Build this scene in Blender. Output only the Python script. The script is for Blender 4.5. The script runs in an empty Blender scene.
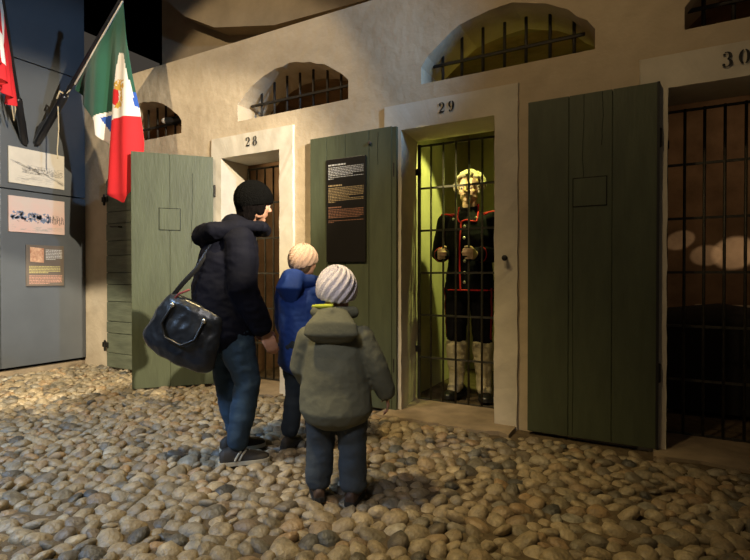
import bpy, bmesh, math, random
import numpy as np
from mathutils import Vector, Matrix, noise, Euler
from mathutils.bvhtree import BVHTree
from math import sin, cos, pi, radians, sqrt, atan2
random.seed(7)
V = Vector
S = bpy.context.scene
C = S.collection

# ------------------------------------------------------------------ helpers
def mesh_from(bm, name):
    me = bpy.data.meshes.new(name); bm.to_mesh(me); bm.free(); return me

def obj(name, data, mat=None, parent=None, smooth=False, kind=None):
    if isinstance(data, bmesh.types.BMesh): data = mesh_from(data, name)
    o = bpy.data.objects.new(name, data); C.objects.link(o)
    if mat is not None:
        if not data.materials:
            for m in (mat if isinstance(mat, (list, tuple)) else [mat]): data.materials.append(m)
    if parent: o.parent = parent
    if smooth:
        data.polygons.foreach_set('use_smooth', [True]*len(data.polygons))
    if kind: o['kind'] = kind
    return o

def tag(o, label=None, cat=None, group=None):
    if label: o['label'] = label
    if cat: o['category'] = cat
    if group: o['group'] = group
    return o

def thing(name, label, cat, loc=(0, 0, 0), rz=0, group=None):
    o = bpy.data.objects.new(name, None); C.objects.link(o)
    o.location = loc; o.rotation_euler = (0, 0, rz); o.empty_display_size = .05
    return tag(o, label, cat, group)

def dup(root, loc, label=None):
    r = root.copy(); C.objects.link(r); r.location = loc
    if label: r['label'] = label
    for ch in list(root.children):
        c = ch.copy(); C.objects.link(c); c.parent = r
        for g in list(ch.children):
            d = g.copy(); C.objects.link(d); d.parent = c
    return r

def box(bm, x0, x1, y0, y1, z0, z1, M=None, bev=0):
    vs = [V((x, y, z)) for z in (z0, z1) for y in (y0, y1) for x in (x0, x1)]
    if M: vs = [M @ v for v in vs]
    b = [bm.verts.new(v) for v in vs]
    fs = [bm.faces.new([b[i] for i in f]) for f in ((0, 2, 3, 1), (4, 5, 7, 6), (0, 1, 5, 4), (2, 6, 7, 3), (0, 4, 6, 2), (1, 3, 7, 5))]
    if bev:
        es = list({e for f in fs for e in f.edges})
        bmesh.ops.bevel(bm, geom=es, offset=bev, segments=2, affect='EDGES', profile=.6)
    return fs

def prism(bm, poly, y0, y1, axis='y'):
    """poly in the XZ plane, extruded along y"""
    def mk(p, d): return V((p[0], d, p[1])) if axis == 'y' else V((d, p[0], p[1])) if axis == 'x' else V((p[0], p[1], d))
    a = [bm.verts.new(mk(p, y0)) for p in poly]; b = [bm.verts.new(mk(p, y1)) for p in poly]
    n = len(poly); fs = [bm.faces.new(a), bm.faces.new(b[::-1])]
    for i in range(n): fs.append(bm.faces.new((a[i], b[i], b[(i+1) % n], a[(i+1) % n])))
    bmesh.ops.recalc_face_normals(bm, faces=fs)
    return fs

def tube(bm, pts, rad, seg=14, ax=(1, 0, 0), cap=True):
    pts = [V(p) for p in pts]; n = len(pts)
    if not isinstance(rad, list): rad = [rad]*n
    rad = [r if isinstance(r, (tuple, list)) else (r, r) for r in rad]
    P = list(pts); R = list(rad)
    if cap:
        t0 = (pts[0]-pts[1]).normalized(); t1 = (pts[-1]-pts[-2]).normalized()
        def ends(p, r, t):
            m = min(r)
            return [(p+t*m*.35, (r[0]*.85, r[1]*.85)), (p+t*m*.6, (r[0]*.5, r[1]*.5))]
        a = ends(pts[0], rad[0], t0)[::-1]; b = ends(pts[-1], rad[-1], t1)
        P = [q[0] for q in a]+P+[q[0] for q in b]; R = [q[1] for q in a]+R+[q[1] for q in b]
    ax = V(ax); rings = []; prev = None
    for i, p in enumerate(P):
        t = (P[min(i+1, len(P)-1)]-P[max(i-1, 0)]).normalized()
        a = (prev if prev is not None else ax); a = a-t*a.dot(t)
        if a.length < 1e-4: a = t.orthogonal()
        a.normalize(); prev = a if len(P) > 2 else a
        b = t.cross(a)
        rings.append([bm.verts.new(p+a*R[i][0]*cos(2*pi*k/seg)+b*R[i][1]*sin(2*pi*k/seg)) for k in range(seg)])
    fs = []
    for i in range(len(rings)-1):
        for k in range(seg):
            fs.append(bm.faces.new((rings[i][k], rings[i][(k+1) % seg], rings[i+1][(k+1) % seg], rings[i+1][k])))
    fs.append(bm.faces.new(rings[0][::-1])); fs.append(bm.faces.new(rings[-1]))
    return fs

def ell(bm, c, r, M=None, u=20, v=14):
    T = Matrix.Translation(V(c))
    if M: T = T @ M.to_4x4()
    T = T @ Matrix.Diagonal((r[0], r[1], r[2], 1))
    bmesh.ops.create_uvsphere(bm, u_segments=u, v_segments=v, radius=1, matrix=T)

def fuse(bm, name, voxel=.008, it=4, fac=.5):
    """join everything in bm into one continuous surface"""
    bmesh.ops.recalc_face_normals(bm, faces=bm.faces)
    me = mesh_from(bm, name); o = bpy.data.objects.new('tmp', me); C.objects.link(o)
    m = o.modifiers.new('r', 'REMESH'); m.mode = 'VOXEL'; m.voxel_size = voxel
    if it:
        s = o.modifiers.new('s', 'SMOOTH'); s.iterations = it; s.factor = fac
    dg = bpy.context.evaluated_depsgraph_get(); dg.update()
    out = bpy.data.meshes.new_from_object(o.evaluated_get(dg)); out.name = name
    bpy.data.objects.remove(o); bpy.data.meshes.remove(me)
    return out

def displace(me, fn):
    """fn(co, normal) -> offset along normal"""
    n = len(me.vertices); nm = [v.normal.copy() for v in me.vertices]
    for i, v in enumerate(me.vertices): v.co = v.co+nm[i]*fn(v.co, nm[i])
    me.update()

def boolean(base, cutters, name):
    o = bpy.data.objects.new('tmpb', base); C.objects.link(o); tmp = []
    for c in cutters:
        co = bpy.data.objects.new('tmpc', c); C.objects.link(co); tmp.append(co)
        m = o.modifiers.new('b', 'BOOLEAN'); m.object = co; m.operation = 'DIFFERENCE'; m.solver = 'EXACT'
    dg = bpy.context.evaluated_depsgraph_get(); dg.update()
    out = bpy.data.meshes.new_from_object(o.evaluated_get(dg)); out.name = name
    bpy.data.objects.remove(o)
    for t in tmp: bpy.data.objects.remove(t)
    return out

# ------------------------------------------------------------------ materials
def mat(name, col, rough=.7, metal=0, var=.12, scale=6, bump=0, bscale=30, spec=.5, col2=None, stretch=None, coat=0, sheen=0):
    m = bpy.data.materials.new(name); m.use_nodes = True
    N = m.node_tree.nodes; L = m.node_tree.links; b = N['Principled BSDF']
    b.inputs['Roughness'].default_value = rough; b.inputs['Metallic'].default_value = metal
    b.inputs['Specular IOR Level'].default_value = spec
    if coat: b.inputs['Coat Weight'].default_value = coat
    if sheen: b.inputs['Sheen Weight'].default_value = sheen
    tc = N.new('ShaderNodeTexCoord'); mp = N.new('ShaderNodeMapping'); L.new(tc.outputs['Object'], mp.inputs['Vector'])
    if stretch: mp.inputs['Scale'].default_value = stretch
    nz = N.new('ShaderNodeTexNoise'); nz.inputs['Scale'].default_value = scale; nz.inputs['Detail'].default_value = 8
    nz.inputs['Roughness'].default_value = .6
    L.new(mp.outputs[0], nz.inputs['Vector'])
    rp = N.new('ShaderNodeValToRGB'); e = rp.color_ramp.elements
    e[0].position = .3; e[1].position = .7
    c2 = col2 or tuple(min(1, c*(1+var)) for c in col)
    e[0].color = (*[c*(1-var) for c in col], 1); e[1].color = (*c2, 1)
    L.new(nz.outputs['Fac'], rp.inputs['Fac']); L.new(rp.outputs['Color'], b.inputs['Base Color'])
    if bump:
        n2 = N.new('ShaderNodeTexNoise'); n2.inputs['Scale'].default_value = bscale; n2.inputs['Detail'].default_value = 6
        L.new(mp.outputs[0], n2.inputs['Vector'])
        bp = N.new('ShaderNodeBump'); bp.inputs['Strength'].default_value = bump; bp.inputs['Distance'].default_value = .01
        L.new(n2.outputs['Fac'], bp.inputs['Height']); L.new(bp.outputs['Normal'], b.inputs['Normal'])
    return m

M = {}
M['plaster'] = mat('cream_plaster', (.50, .40, .27), .92, var=.14, scale=2.2, bump=.45, bscale=9, spec=.15, col2=(.57, .47, .33))
M['plaster'].node_tree.nodes['Bump'].inputs['Distance'].default_value = .03
M['lime'] = mat('whitewashed_trim', (.60, .54, .43), .9, var=.12, scale=4, bump=.35, bscale=14, spec=.2)
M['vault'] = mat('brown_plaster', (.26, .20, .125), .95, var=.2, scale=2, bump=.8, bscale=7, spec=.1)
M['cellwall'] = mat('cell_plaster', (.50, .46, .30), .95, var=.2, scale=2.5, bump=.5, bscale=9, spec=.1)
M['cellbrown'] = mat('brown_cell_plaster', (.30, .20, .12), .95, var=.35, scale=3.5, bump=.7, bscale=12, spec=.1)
M['green'] = mat('green_door_paint', (.066, .077, .042), .55, var=.16, scale=5, bump=.25, bscale=18, stretch=(3, 3, .6), spec=.4)
M['greenp'] = mat('weathered_plank_paint', (.115, .125, .08), .65, var=.25, scale=5, bump=.5, bscale=18, stretch=(.7, .7, 4), spec=.3)
M['gap'] = mat('dark_gap', (.006, .007, .005), .9)
M['iron'] = mat('old_iron', (.035, .03, .024), .55, .6, var=.3, scale=20, bump=.3, bscale=80)
M['iron2'] = mat('gate_iron', (.06, .055, .04), .5, .5, var=.3, scale=20, bump=.3, bscale=80)
M['black'] = mat('black_paint', (.01, .009, .008), .6)
M['panel'] = mat('blue_grey_panel', (.10, .108, .115), .42, .2, var=.14, scale=1.3, spec=.5)
M['panel2'] = mat('dark_void_panel', (.002, .002, .002), 1, 0, spec=0)
M['pole'] = mat('black_pole', (.012, .012, .014), .35)
M['flag_green'] = mat('flag_green_cloth', (.005, .075, .04), .8, var=.08, bump=.1, bscale=200, sheen=.2)
M['flag_white'] = mat('flag_white_cloth', (.78, .76, .70), .8, var=.04, bump=.1, bscale=200)
M['flag_red'] = mat('flag_red_cloth', (.62, .015, .02), .8, var=.06, bump=.1, bscale=200)
M['flag_blue'] = mat('flag_blue_cloth', (.02, .09, .42), .8, var=.05)
M['flag_gold'] = mat('flag_gold_thread', (.62, .38, .06), .7, var=.2, scale=60)
M['cord'] = mat('pale_cord', (.55, .45, .28), .9)
M['sill'] = mat('stone_sill', (.26, .20, .13), .9, var=.3, scale=5, bump=.6, bscale=12, spec=.2)
M['mortar'] = mat('earth_mortar', (.10, .074, .044), .95, var=.3, scale=14, bump=1, bscale=40, spec=.1)
M['skin'] = mat('skin', (.50, .27, .18), .55, var=.08, scale=15)
M['skinm'] = mat('painted_skin', (.58, .40, .25), .55, var=.1, scale=15)
M['hair_grey'] = mat('grey_curly_hair', (.36, .31, .20), .8, var=.4, scale=60, bump=1, bscale=120)
M['hair_dark'] = mat('dark_hair', (.004, .003, .003), .9, spec=.05, var=.3, scale=60, bump=.6, bscale=150, stretch=(1, 1, .2))
M['hair_brown'] = mat('brown_hair', (.10, .06, .03), .6, var=.3, scale=60, bump=.6, bscale=150)
M['navy'] = mat('navy_wool', (.007, .007, .010), .9, var=.2, bump=.3, bscale=200, spec=.1)
M['red'] = mat('red_piping', (.55, .012, .018), .8)
M['redcloth'] = mat('red_cloth', (.30, .012, .014), .85)
M['gaiter'] = mat('cream_canvas', (.50, .44, .28), .9, var=.15, scale=14, bump=.5, bscale=60)
M['leather'] = mat('black_leather', (.008, .008, .008), .35, bump=.15, bscale=60)
M['silver'] = mat('silver_metal', (.6, .58, .5), .3, .9)
M['jacket'] = mat('dark_navy_jacket', (.0035, .004, .009), .8, var=.2, scale=9, bump=.3, bscale=30, spec=.12)
M['knitblack'] = mat('black_knit', (.003, .003, .003), .95, var=.3, scale=60, bump=1, bscale=140, spec=.05)
M['jeans'] = mat('blue_jeans', (.016, .040, .068), .85, var=.25, scale=9, bump=.3, bscale=180)
M['jeans_dark'] = mat('dark_jeans', (.012, .020, .030), .9, var=.25, scale=9, bump=.3, bscale=180)
M['jeans_grey'] = mat('grey_blue_jeans', (.040, .052, .062), .85, var=.25, scale=9, bump=.3, bscale=180)
M['bluecoat'] = mat('bright_blue_jacket', (.003, .034, .21), .8, var=.12, scale=8, bump=.2, bscale=40)
M['olive'] = mat('grey_green_coat', (.125, .128, .088), .85, var=.10, scale=8, bump=.25, bscale=50)
M['knitwhite'] = mat('white_knit', (.80, .75, .80), .95, var=.05, scale=60, bump=.8, bscale=160)
M['knitbeige'] = mat('beige_knit', (.46, .31, .22), .95, var=.15, scale=60, bump=.8, bscale=160)
M['lime_lining'] = mat('yellow_green_fleece', (.45, .50, .05), .9)
M['shoe'] = mat('dark_shoe', (.022, .018, .013), .7, bump=.3, bscale=80)
M['shoebrown'] = mat('brown_shoe', (.05, .025, .012), .7, bump=.3, bscale=80)
M['sole'] = mat('pale_rubber_sole', (.42, .38, .28), .7)
M['soleblack'] = mat('black_rubber_sole', (.015, .014, .012), .8)
M['bag'] = mat('glossy_black_bag', (.012, .014, .017), .3, var=.3, scale=9, bump=.5, bscale=14)
M['strapred'] = mat('reddish_strap', (.16, .03, .03), .6)
M['paper'] = mat('pale_drawing_paper', (.62, .56, .46), .7, var=.08, scale=5)
M['paperpink'] = mat('pinkish_drawing_paper', (.60, .50, .44), .7, var=.05, scale=4, col2=(.66, .42, .36))
M['ink_grey'] = mat('grey_ink', (.34, .31, .27), .8)
M['ink_light'] = mat('light_grey_ink', (.40, .37, .32), .8)
M['ink_blue'] = mat('blue_grey_ink', (.22, .27, .38), .8)
M['ink_dark'] = mat('dark_ink', (.05, .05, .05), .8)
M['ink_yel'] = mat('ochre_ink', (.40, .33, .20), .8)
M['bronze'] = mat('brown_grey_board', (.13, .10, .075), .5)
M['orange'] = mat('orange_print', (.52, .16, .07), .7, var=.4, scale=25, col2=(.70, .45, .28))
M['t_white'] = mat('grey_white_lettering', (.50, .48, .44), .7)
M['t_tan'] = mat('tan_lettering', (.38, .27, .13), .7)
M['t_red'] = mat('brown_red_lettering', (.26, .12, .07), .7)
M['t_yel'] = mat('yellow_lettering', (.50, .42, .16), .7)
M['t_pink'] = mat('pink_lettering', (.50, .26, .18), .7)
M['board'] = mat('black_board', (.010, .008, .006), .35, spec=.5)
M['blanket'] = mat('dark_blanket', (.012, .011, .010), .95, bump=.4, bscale=30)
M['sheet'] = mat('pale_sheet', (.52, .44, .33), .9, bump=.4, bscale=20)
M['wood'] = mat('old_wood', (.10, .06, .035), .8, var=.4, scale=6, bump=.4, bscale=14, stretch=(1, 8, 8))
M['eyew'] = mat('eye_white', (.6, .57, .5), .3)
M['eyed'] = mat('eye_iris', (.02, .015, .01), .2)

def stone_material():
    m = bpy.data.materials.new('river_stones'); m.use_nodes = True
    N = m.node_tree.nodes; L = m.node_tree.links; b = N['Principled BSDF']
    g = N.new('ShaderNodeNewGeometry'); rp = N.new('ShaderNodeValToRGB'); rp.color_ramp.interpolation = 'LINEAR'
    cols = [(0, (.05, .05, .05)), (.10, (.15, .135, .105)), (.3, (.30, .245, .165)), (.45, (.25, .20, .13)), (.6, (.36, .30, .21)),
            (.72, (.22, .19, .14)), (.84, (.30, .20, .11)), (.95, (.085, .09, .09)), (1, (.38, .35, .29))]
    e = rp.color_ramp.elements
    e[0].position, e[0].color = 0, (*cols[0][1], 1); e[1].position, e[1].color = 1, (*cols[-1][1], 1)
    for p, c in cols[1:-1]:
        k = e.new(p); k.color = (*c, 1)
    L.new(g.outputs['Random Per Island'], rp.inputs['Fac'])
    tc = N.new('ShaderNodeTexCoord')
    nz = N.new('ShaderNodeTexNoise'); nz.inputs['Scale'].default_value = 28; nz.inputs['Detail'].default_value = 8; nz.inputs['Roughness'].default_value = .65
    L.new(tc.outputs['Object'], nz.inputs['Vector'])
    r2 = N.new('ShaderNodeValToRGB'); r2.color_ramp.elements[0].position = .3; r2.color_ramp.elements[1].position = .72
    r2.color_ramp.elements[0].color = (.42, .40, .36, 1); r2.color_ramp.elements[1].color = (1.35, 1.3, 1.15, 1)
    L.new(nz.outputs['Fac'], r2.inputs['Fac'])
    mx = N.new('ShaderNodeMix'); mx.data_type = 'RGBA'; mx.blend_type = 'MULTIPLY'; mx.inputs[0].default_value = 1
    L.new(rp.outputs[0], mx.inputs[6]); L.new(r2.outputs[0], mx.inputs[7])
    # muddy dirt patches
    n3 = N.new('ShaderNodeTexNoise'); n3.inputs['Scale'].default_value = 5; n3.inputs['Detail'].default_value = 5
    L.new(tc.outputs['Object'], n3.inputs['Vector'])
    r3 = N.new('ShaderNodeValToRGB'); r3.color_ramp.elements[0].position = .45; r3.color_ramp.elements[1].position = .75
    r3.color_ramp.elements[1].color = (.6, .6, .6, 1)
    L.new(n3.outputs['Fac'], r3.inputs['Fac'])
    m2 = N.new('ShaderNodeMix'); m2.data_type = 'RGBA'; m2.inputs[7].default_value = (.29, .215, .12, 1)
    L.new(r3.outputs[0], m2.inputs[0]); L.new(mx.outputs[2], m2.inputs[6]); L.new(m2.outputs[2], b.inputs['Base Color'])
    b.inputs['Roughness'].default_value = .48; b.inputs['Specular IOR Level'].default_value = .5
    bp = N.new('ShaderNodeBump'); bp.inputs['Strength'].default_value = .9; bp.inputs['Distance'].default_value = .008
    n2 = N.new('ShaderNodeTexNoise'); n2.inputs['Scale'].default_value = 70; n2.inputs['Detail'].default_value = 6
    L.new(tc.outputs['Object'], n2.inputs['Vector']); L.new(n2.outputs['Fac'], bp.inputs['Height']); L.new(bp.outputs[0], b.inputs['Normal'])
    return m
M['stone'] = stone_material()

# ------------------------------------------------------------------ camera
cam = bpy.data.cameras.new('camera'); co = bpy.data.objects.new('camera', cam); C.objects.link(co)
co.location = (0, -3.44, 1.05); co.rotation_euler = (radians(90-.57), 0, radians(29.2))
cam.sensor_width = 36; cam.lens = 24; cam.clip_start = .05; S.camera = co
YAW = radians(29.2)

# ------------------------------------------------------------------ floor: mortar bed with set river stones
SILLS = [(-1.80, -.815, -.20, .40), (.0, 1.6, -.16, .40), (-3.62, -2.83, -.12, .40)]
def floor_mesh():
    bm = bmesh.new()
    nx, ny = 90, 70; grid = []
    for j in range(ny+1):
        row = []
        for i in range(nx+1):
            x = -7.2+10.4*i/nx; y = -4.2+7.0*j/ny
            z = -.006+.008*noise.noise(V((x*2, y*2, 0)))
            row.append(bm.verts.new((x, y, z)))
        grid.append(row)
    for j in range(ny):
        for i in range(nx): bm.faces.new((grid[j][i], grid[j][i+1], grid[j+1][i+1], grid[j+1][i]))
    base = mesh_from(bm, 'base')
    rng = np.random.default_rng(3); pts = []
    def ok(x, y, m=.0):
        if y > -.07-m and not (x < -5.0 and y < .02): return False
        if x < -5.95 or x > 2.3 or y < -3.2: return False
        for a, b, c, d in SILLS:
            if a < x < b and c < y < d: return False
        if -.9 < x < .05 and y > -.15: return False
        dx, dy = x, y+3.44; F = -sin(YAW)*dx+cos(YAW)*dy; R = cos(YAW)*dx+sin(YAW)*dy
        if F < 1.35: return False
        return abs(R)/F < 1.02
    s = .082; j = 0; y = -3.3
    while y < .1:
        x = -6.1+(s/2 if j % 2 else 0)
        while x < 2.4:
            a, b = x+rng.uniform(-.03, .03), y+rng.uniform(-.03, .03)
            if ok(a, b): pts.append((a, b, rng.choice([.030, .036, .042, .048, .056], p=[.15, .27, .28, .2, .1])))
            x += s
        y += s*.866; j += 1
    P = np.array(pts); xy = P[:, :2]; r = P[:, 2]; n = len(P)
    for it in range(14):
        d = xy[:, None, :]-xy[None, :, :]; dist = np.sqrt((d**2).sum(-1))+1e-9
        want = (r[:, None]+r[None, :])*.97; ov = np.clip(want-dist, 0, None); np.fill_diagonal(ov, 0)
        mv = (d/dist[..., None]*ov[..., None]).sum(1)*.35; xy = xy+np.clip(mv, -.01, .01)
    keep = [i for i in range(n) if ok(xy[i, 0], xy[i, 1])]
    t = bmesh.new(); bmesh.ops.create_icosphere(t, subdivisions=2, radius=1)
    tv = np.array([v.co[:] for v in t.verts]); tf = np.array([[v.index for v in f.verts] for f in t.faces]); t.free()
    # superellipsoid: slightly blocky pebble
    allv = []; allf = []; off = 0
    for i in keep:
        el = rng.uniform(1.0, 1.5); a = r[i]*sqrt(el)*1.02; b = r[i]/sqrt(el)*1.04; h = r[i]*rng.uniform(.55, .85)
        th = rng.normal(.55, .7)
        v = tv.copy(); v = np.sign(v)*np.abs(v)**.93
        off3 = rng.uniform(-50, 50, 3)
        w = 1+.10*np.sin(v[:, 0]*2.3+off3[0])*np.cos(v[:, 1]*2.1+off3[1])+.05*np.sin(v[:, 1]*4+v[:, 0]*3+off3[2])
        v = v*w[:, None]; v = v*np.array([a, b, h])
        tx, ty = rng.normal(0, .24, 2)
        v[:, 2] += v[:, 0]*tx+v[:, 1]*ty
        c, s_ = cos(th), sin(th)
        x = v[:, 0]*c-v[:, 1]*s_; y = v[:, 0]*s_+v[:, 1]*c
        z = v[:, 2]+rng.uniform(-.010, .002)-h*.30
        if xy[i, 1] > -.25 and xy[i, 0] > -3: z -= .006
        allv.append(np.stack([x+xy[i, 0], y+xy[i, 1], z], 1)); allf.append(tf+off); off += len(tv)
    bv = np.array([v.co[:] for v in base.vertices]); bf = [tuple(p.vertices) for p in base.polygons]
    vs = np.concatenate([bv]+allv); fs = np.concatenate(allf)+len(bv)
    me = bpy.data.meshes.new('floor')
    me.from_pydata(vs.tolist(), [], bf+[tuple(f) for f in fs.tolist()])
    me.materials.append(M['mortar']); me.materials.append(M['stone'])
    me.polygons.foreach_set('material_index', [0]*len(bf)+[1]*len(fs))
    me.polygons.foreach_set('use_smooth', [True]*(len(bf)+len(fs)))
    me.update(); return me
fl = obj('floor', floor_mesh()); fl['kind'] = 'structure'

# ------------------------------------------------------------------ the cell wall
def arch(x0, x1, z0, spring, top, jitter=.008, n=18, seed=0):
    rr = random.Random(seed); pts = [(x0, z0), (x1, z0), (x1, spring)]
    cx = (x0+x1)/2; a = (x1-x0)/2; h = top-spring; R = (a*a+h*h)/(2*h); cz = top-R; al = math.asin(min(1, a/R))
    for i in range(1, n):
        t = al-2*al*i/n
        pts.append((cx+R*sin(t)+rr.uniform(-jitter, jitter)*.5, cz+R*cos(t)+rr.uniform(-jitter, jitter)))
    pts.append((x0, spring)); return pts
bm = bmesh.new(); box(bm, -5.80, 2.6, 0, .42, -.05, 3.212); wall = mesh_from(bm, 'wall')
WIN = [(-5.32, -4.144, 2.473, 2.60, 2.875), (-3.383, -2.17, 2.474, 2.63, 2.885), (-1.528, -.334, 2.474, 2.60, 2.900), (.146, 1.34, 2.480, 2.61, 2.90)]
cut = []
for i, (a, b, c, d, e) in enumerate(WIN):
    bm = bmesh.new(); prism(bm, arch(a, b, c, d, e, seed=i), -.2, .7); cut.append(mesh_from(bm, 'c'))
FR = [(-3.709, -2.716, -3.576, -2.871), (-1.833, -.803, -1.682, -.967), (-.087, .95, .065, .80)]
for a, b, c, d in FR:
    bm = bmesh.new(); box(bm, a+.03, b-.03, -.2, .7, -.2, 2.31); cut.append(mesh_from(bm, 'c'))
wm = boolean(wall, cut, 'wall_front')
obj('wall_front', wm, M['plaster'], kind='structure')
# door surrounds, splayed inwards, slightly proud of the wall
for i, (a, b, c, d) in enumerate(FR):
    bm = bmesh.new()
    def ring(y, inset, zz, o):
        return [V((a+o, y, -.02)), V((a+o, y, 2.35-o)), V((b-o, y, 2.35-o)), V((b-o, y, -.02)),
                V((d+inset, y, -.02)), V((d+inset, y, zz)), V((c-inset, y, zz)), V((c-inset, y, -.02))]
    r0 = [bm.verts.new(v) for v in ring(-.022, 0, 2.15, .006)]; r1 = [bm.verts.new(v) for v in ring(.0, 0, 2.15, 0)][0:4]
    rb = [bm.verts.new(v) for v in ring(.40, .055, 2.165, .012)]
    # front face as three quads
    for q in ((0, 1, 6, 7), (1, 2, 5, 6), (2, 3, 4, 5)): bm.faces.new([r0[k] for k in q]); bm.faces.new([rb[k] for k in q][::-1])
    for k in range(3):
        bm.faces.new((r0[k], r1[k], r1[k+1], r0[k+1])); bm.faces.new((r1[k], rb[k], rb[k+1], r1[k+1]))
    for k in (4, 5, 6): bm.faces.new((r0[k], rb[k], rb[k+1], r0[k+1]))
    bm.faces.new((r0[3], rb[3], rb[4], r0[4])); bm.faces.new((r0[7], rb[7], rb[0], r0[0]))
    bmesh.ops.remove_doubles(bm, verts=bm.verts, dist=1e-5)
    bmesh.ops.recalc_face_normals(bm, faces=bm.faces)
    es = [e for e in bm.edges if len(e.link_faces) == 2 and e.calc_face_angle(0) > .9]
    bmesh.ops.subdivide_edges(bm, edges=[e for e in bm.edges if e.calc_length() > .5], cuts=30, use_grid_fill=True)
    for v in bm.verts:
        v.co += V((noise.noise(v.co*9), noise.noise(v.co*9+V((7, 3, 1))), 0))*.006
    tr = obj('trim_%d' % (i+1), bm, M['lime'], kind='structure')
    tr['label'] = ['whitewashed surround of the doorway numbered 28', 'whitewashed surround of the doorway numbered 29', 'whitewashed surround of the doorway numbered 30'][i]
# stone sills
TRIM = dict(zip(('28', '29', '30'), [bpy.data.objects['trim_%d' % k] for k in (1, 2, 3)]))
for i, (a, b, c, d) in enumerate(SILLS):
    bm = bmesh.new()
    n = 14; top = []
    pts = [(a+(b-a)*k/n, c+random.uniform(-.03, .03)) for k in range(n+1)]+[(b, -.0), (b, d), (a, d), (a, 0)]
    prism(bm, pts, -.04, .022-.006*i, axis='z')
    sl = obj('trim_%d' % (i+4), bm, M['sill'], kind='structure')
    sl['label'] = ['worn stone threshold of doorway 29', 'worn stone threshold of doorway 30', 'worn stone threshold of doorway 28'][i]

# behind: cells and vault
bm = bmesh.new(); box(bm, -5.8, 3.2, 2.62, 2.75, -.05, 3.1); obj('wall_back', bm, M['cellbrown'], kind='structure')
cells = [(-5.55, -4.0), (-3.76, -2.05), (-1.80, -.22), (.0, 1.75)]
names = ['green cell 29']
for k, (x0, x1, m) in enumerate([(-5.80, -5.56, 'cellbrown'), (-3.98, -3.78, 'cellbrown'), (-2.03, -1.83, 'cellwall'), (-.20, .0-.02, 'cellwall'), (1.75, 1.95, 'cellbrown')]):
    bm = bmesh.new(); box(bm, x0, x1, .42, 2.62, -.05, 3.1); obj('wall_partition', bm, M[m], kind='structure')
bm = bmesh.new(); box(bm, -1.83, -.2, 2.0, 2.1, -.02, 3.05); obj('wall_cell', bm, M['cellwall'], kind='structure')
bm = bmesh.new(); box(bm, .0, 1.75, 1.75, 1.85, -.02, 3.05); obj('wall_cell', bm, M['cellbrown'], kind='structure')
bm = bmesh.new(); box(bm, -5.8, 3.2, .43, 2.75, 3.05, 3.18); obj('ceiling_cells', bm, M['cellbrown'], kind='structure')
# upper plaster wall set back above the cells, with the springing of a vault
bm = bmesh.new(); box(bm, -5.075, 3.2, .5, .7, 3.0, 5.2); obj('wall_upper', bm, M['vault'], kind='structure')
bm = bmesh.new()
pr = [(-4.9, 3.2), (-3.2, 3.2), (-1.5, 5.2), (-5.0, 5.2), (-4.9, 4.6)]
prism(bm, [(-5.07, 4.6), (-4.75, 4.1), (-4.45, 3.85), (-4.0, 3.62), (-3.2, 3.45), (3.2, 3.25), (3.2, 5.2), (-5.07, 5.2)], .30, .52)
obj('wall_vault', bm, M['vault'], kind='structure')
bm = bmesh.new(); box(bm, -8.5, 4, -4.6, 3.3, 5.2, 5.3); obj('ceiling', bm, M['panel2'], kind='structure')
bm = bmesh.new(); box(bm, -8.5, -5.075, 3.1, 3.2, -.1, 5.2); obj('wall_far', bm, M['panel2'], kind='structure')

# left metal panels
bm = bmesh.new()
for (y0, y1) in [(-4.2, -2.4), (-2.39, -.875), (-.868, -.003)]:
    for (z0, z1) in [(.095, 1.930), (1.942, 3.292), (3.304, 5.2)]:
        box(bm, -5.84, -5.78, y0, y1, z0, z1, bev=.003)
obj('wall_left', bm, M['panel'], kind='structure')
bm = bmesh.new(); box(bm, -5.95, -5.86, -4.2, .0, -.05, 5.2); obj('wall_left_backing', bm, M['panel2'], kind='structure')
bm = bmesh.new(); box(bm, -5.95, -5.80, -4.2, -.0, -.05, .06); obj('baseboard_left', bm, M['sill'], kind='structure')

# ------------------------------------------------------------------ green doors
def hinge(parent, x, z, y=-.0):
    bm = bmesh.new(); tube(bm, [(x, y, z-.05), (x, y, z+.05)], .012, 10); box(bm, x-.05, x, y-.004, y+.012, z-.035, z+.035)
    obj('hinge', bm, M['iron'], parent)
def leaf(name, w, h, boards, matn, hatch=None, flip=1, cracks=()):
    """leaf: local x from 0 (hinge) to -w, front face at y=-.05"""
    o = bpy.data.objects.new(name, None); C.objects.link(o); o['kind'] = 'structure'
    bm = bmesh.new(); xs = [0]+list(boards)+[w]; g = .002
    for a, b in zip(xs[:-1], xs[1:]): box(bm, -(b-g), -(a+g), -.045, -.003, .02, h, bev=.002)
    box(bm, -w+.004, -.004, -.036, -.012, .024, h-.006)
    obj('panel', bm, M[matn], o)
    if cracks:
        bm = bmesh.new()
        for (cx, z0, z1) in cracks:
            n = 24; rr = random.Random(int(cx*1000))
            L_ = []; x = cx
            for k in range(n+1):
                L_.append((x, z0+(z1-z0)*k/n)); x += rr.uniform(-.0022, .0022)
            for k in range(n):
                w0 = .0018; a, b = L_[k], L_[k+1]
                vs = [bm.verts.new(p) for p in ((-a[0]-w0, -.0462, a[1]), (-a[0]+w0, -.0462, a[1]), (-b[0]+w0, -.0462, b[1]), (-b[0]-w0, -.0462, b[1]))]
                bm.faces.new(vs)
        obj('crack', bm, M['gap'], o)
    if hatch:
        x0, x1, z0, z1 = hatch
        bm = bmesh.new(); box(bm, -x1, -x0, -.0475, -.040, z0, z1); ho = obj('hatch_gap', bm, M['gap'], o)
        bm = bmesh.new(); box(bm, -x1+.006, -x0-.006, -.0495, -.042, z0+.006, z1-.006, bev=.002); obj('hatch', bm, M[matn], o)
    return o
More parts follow.
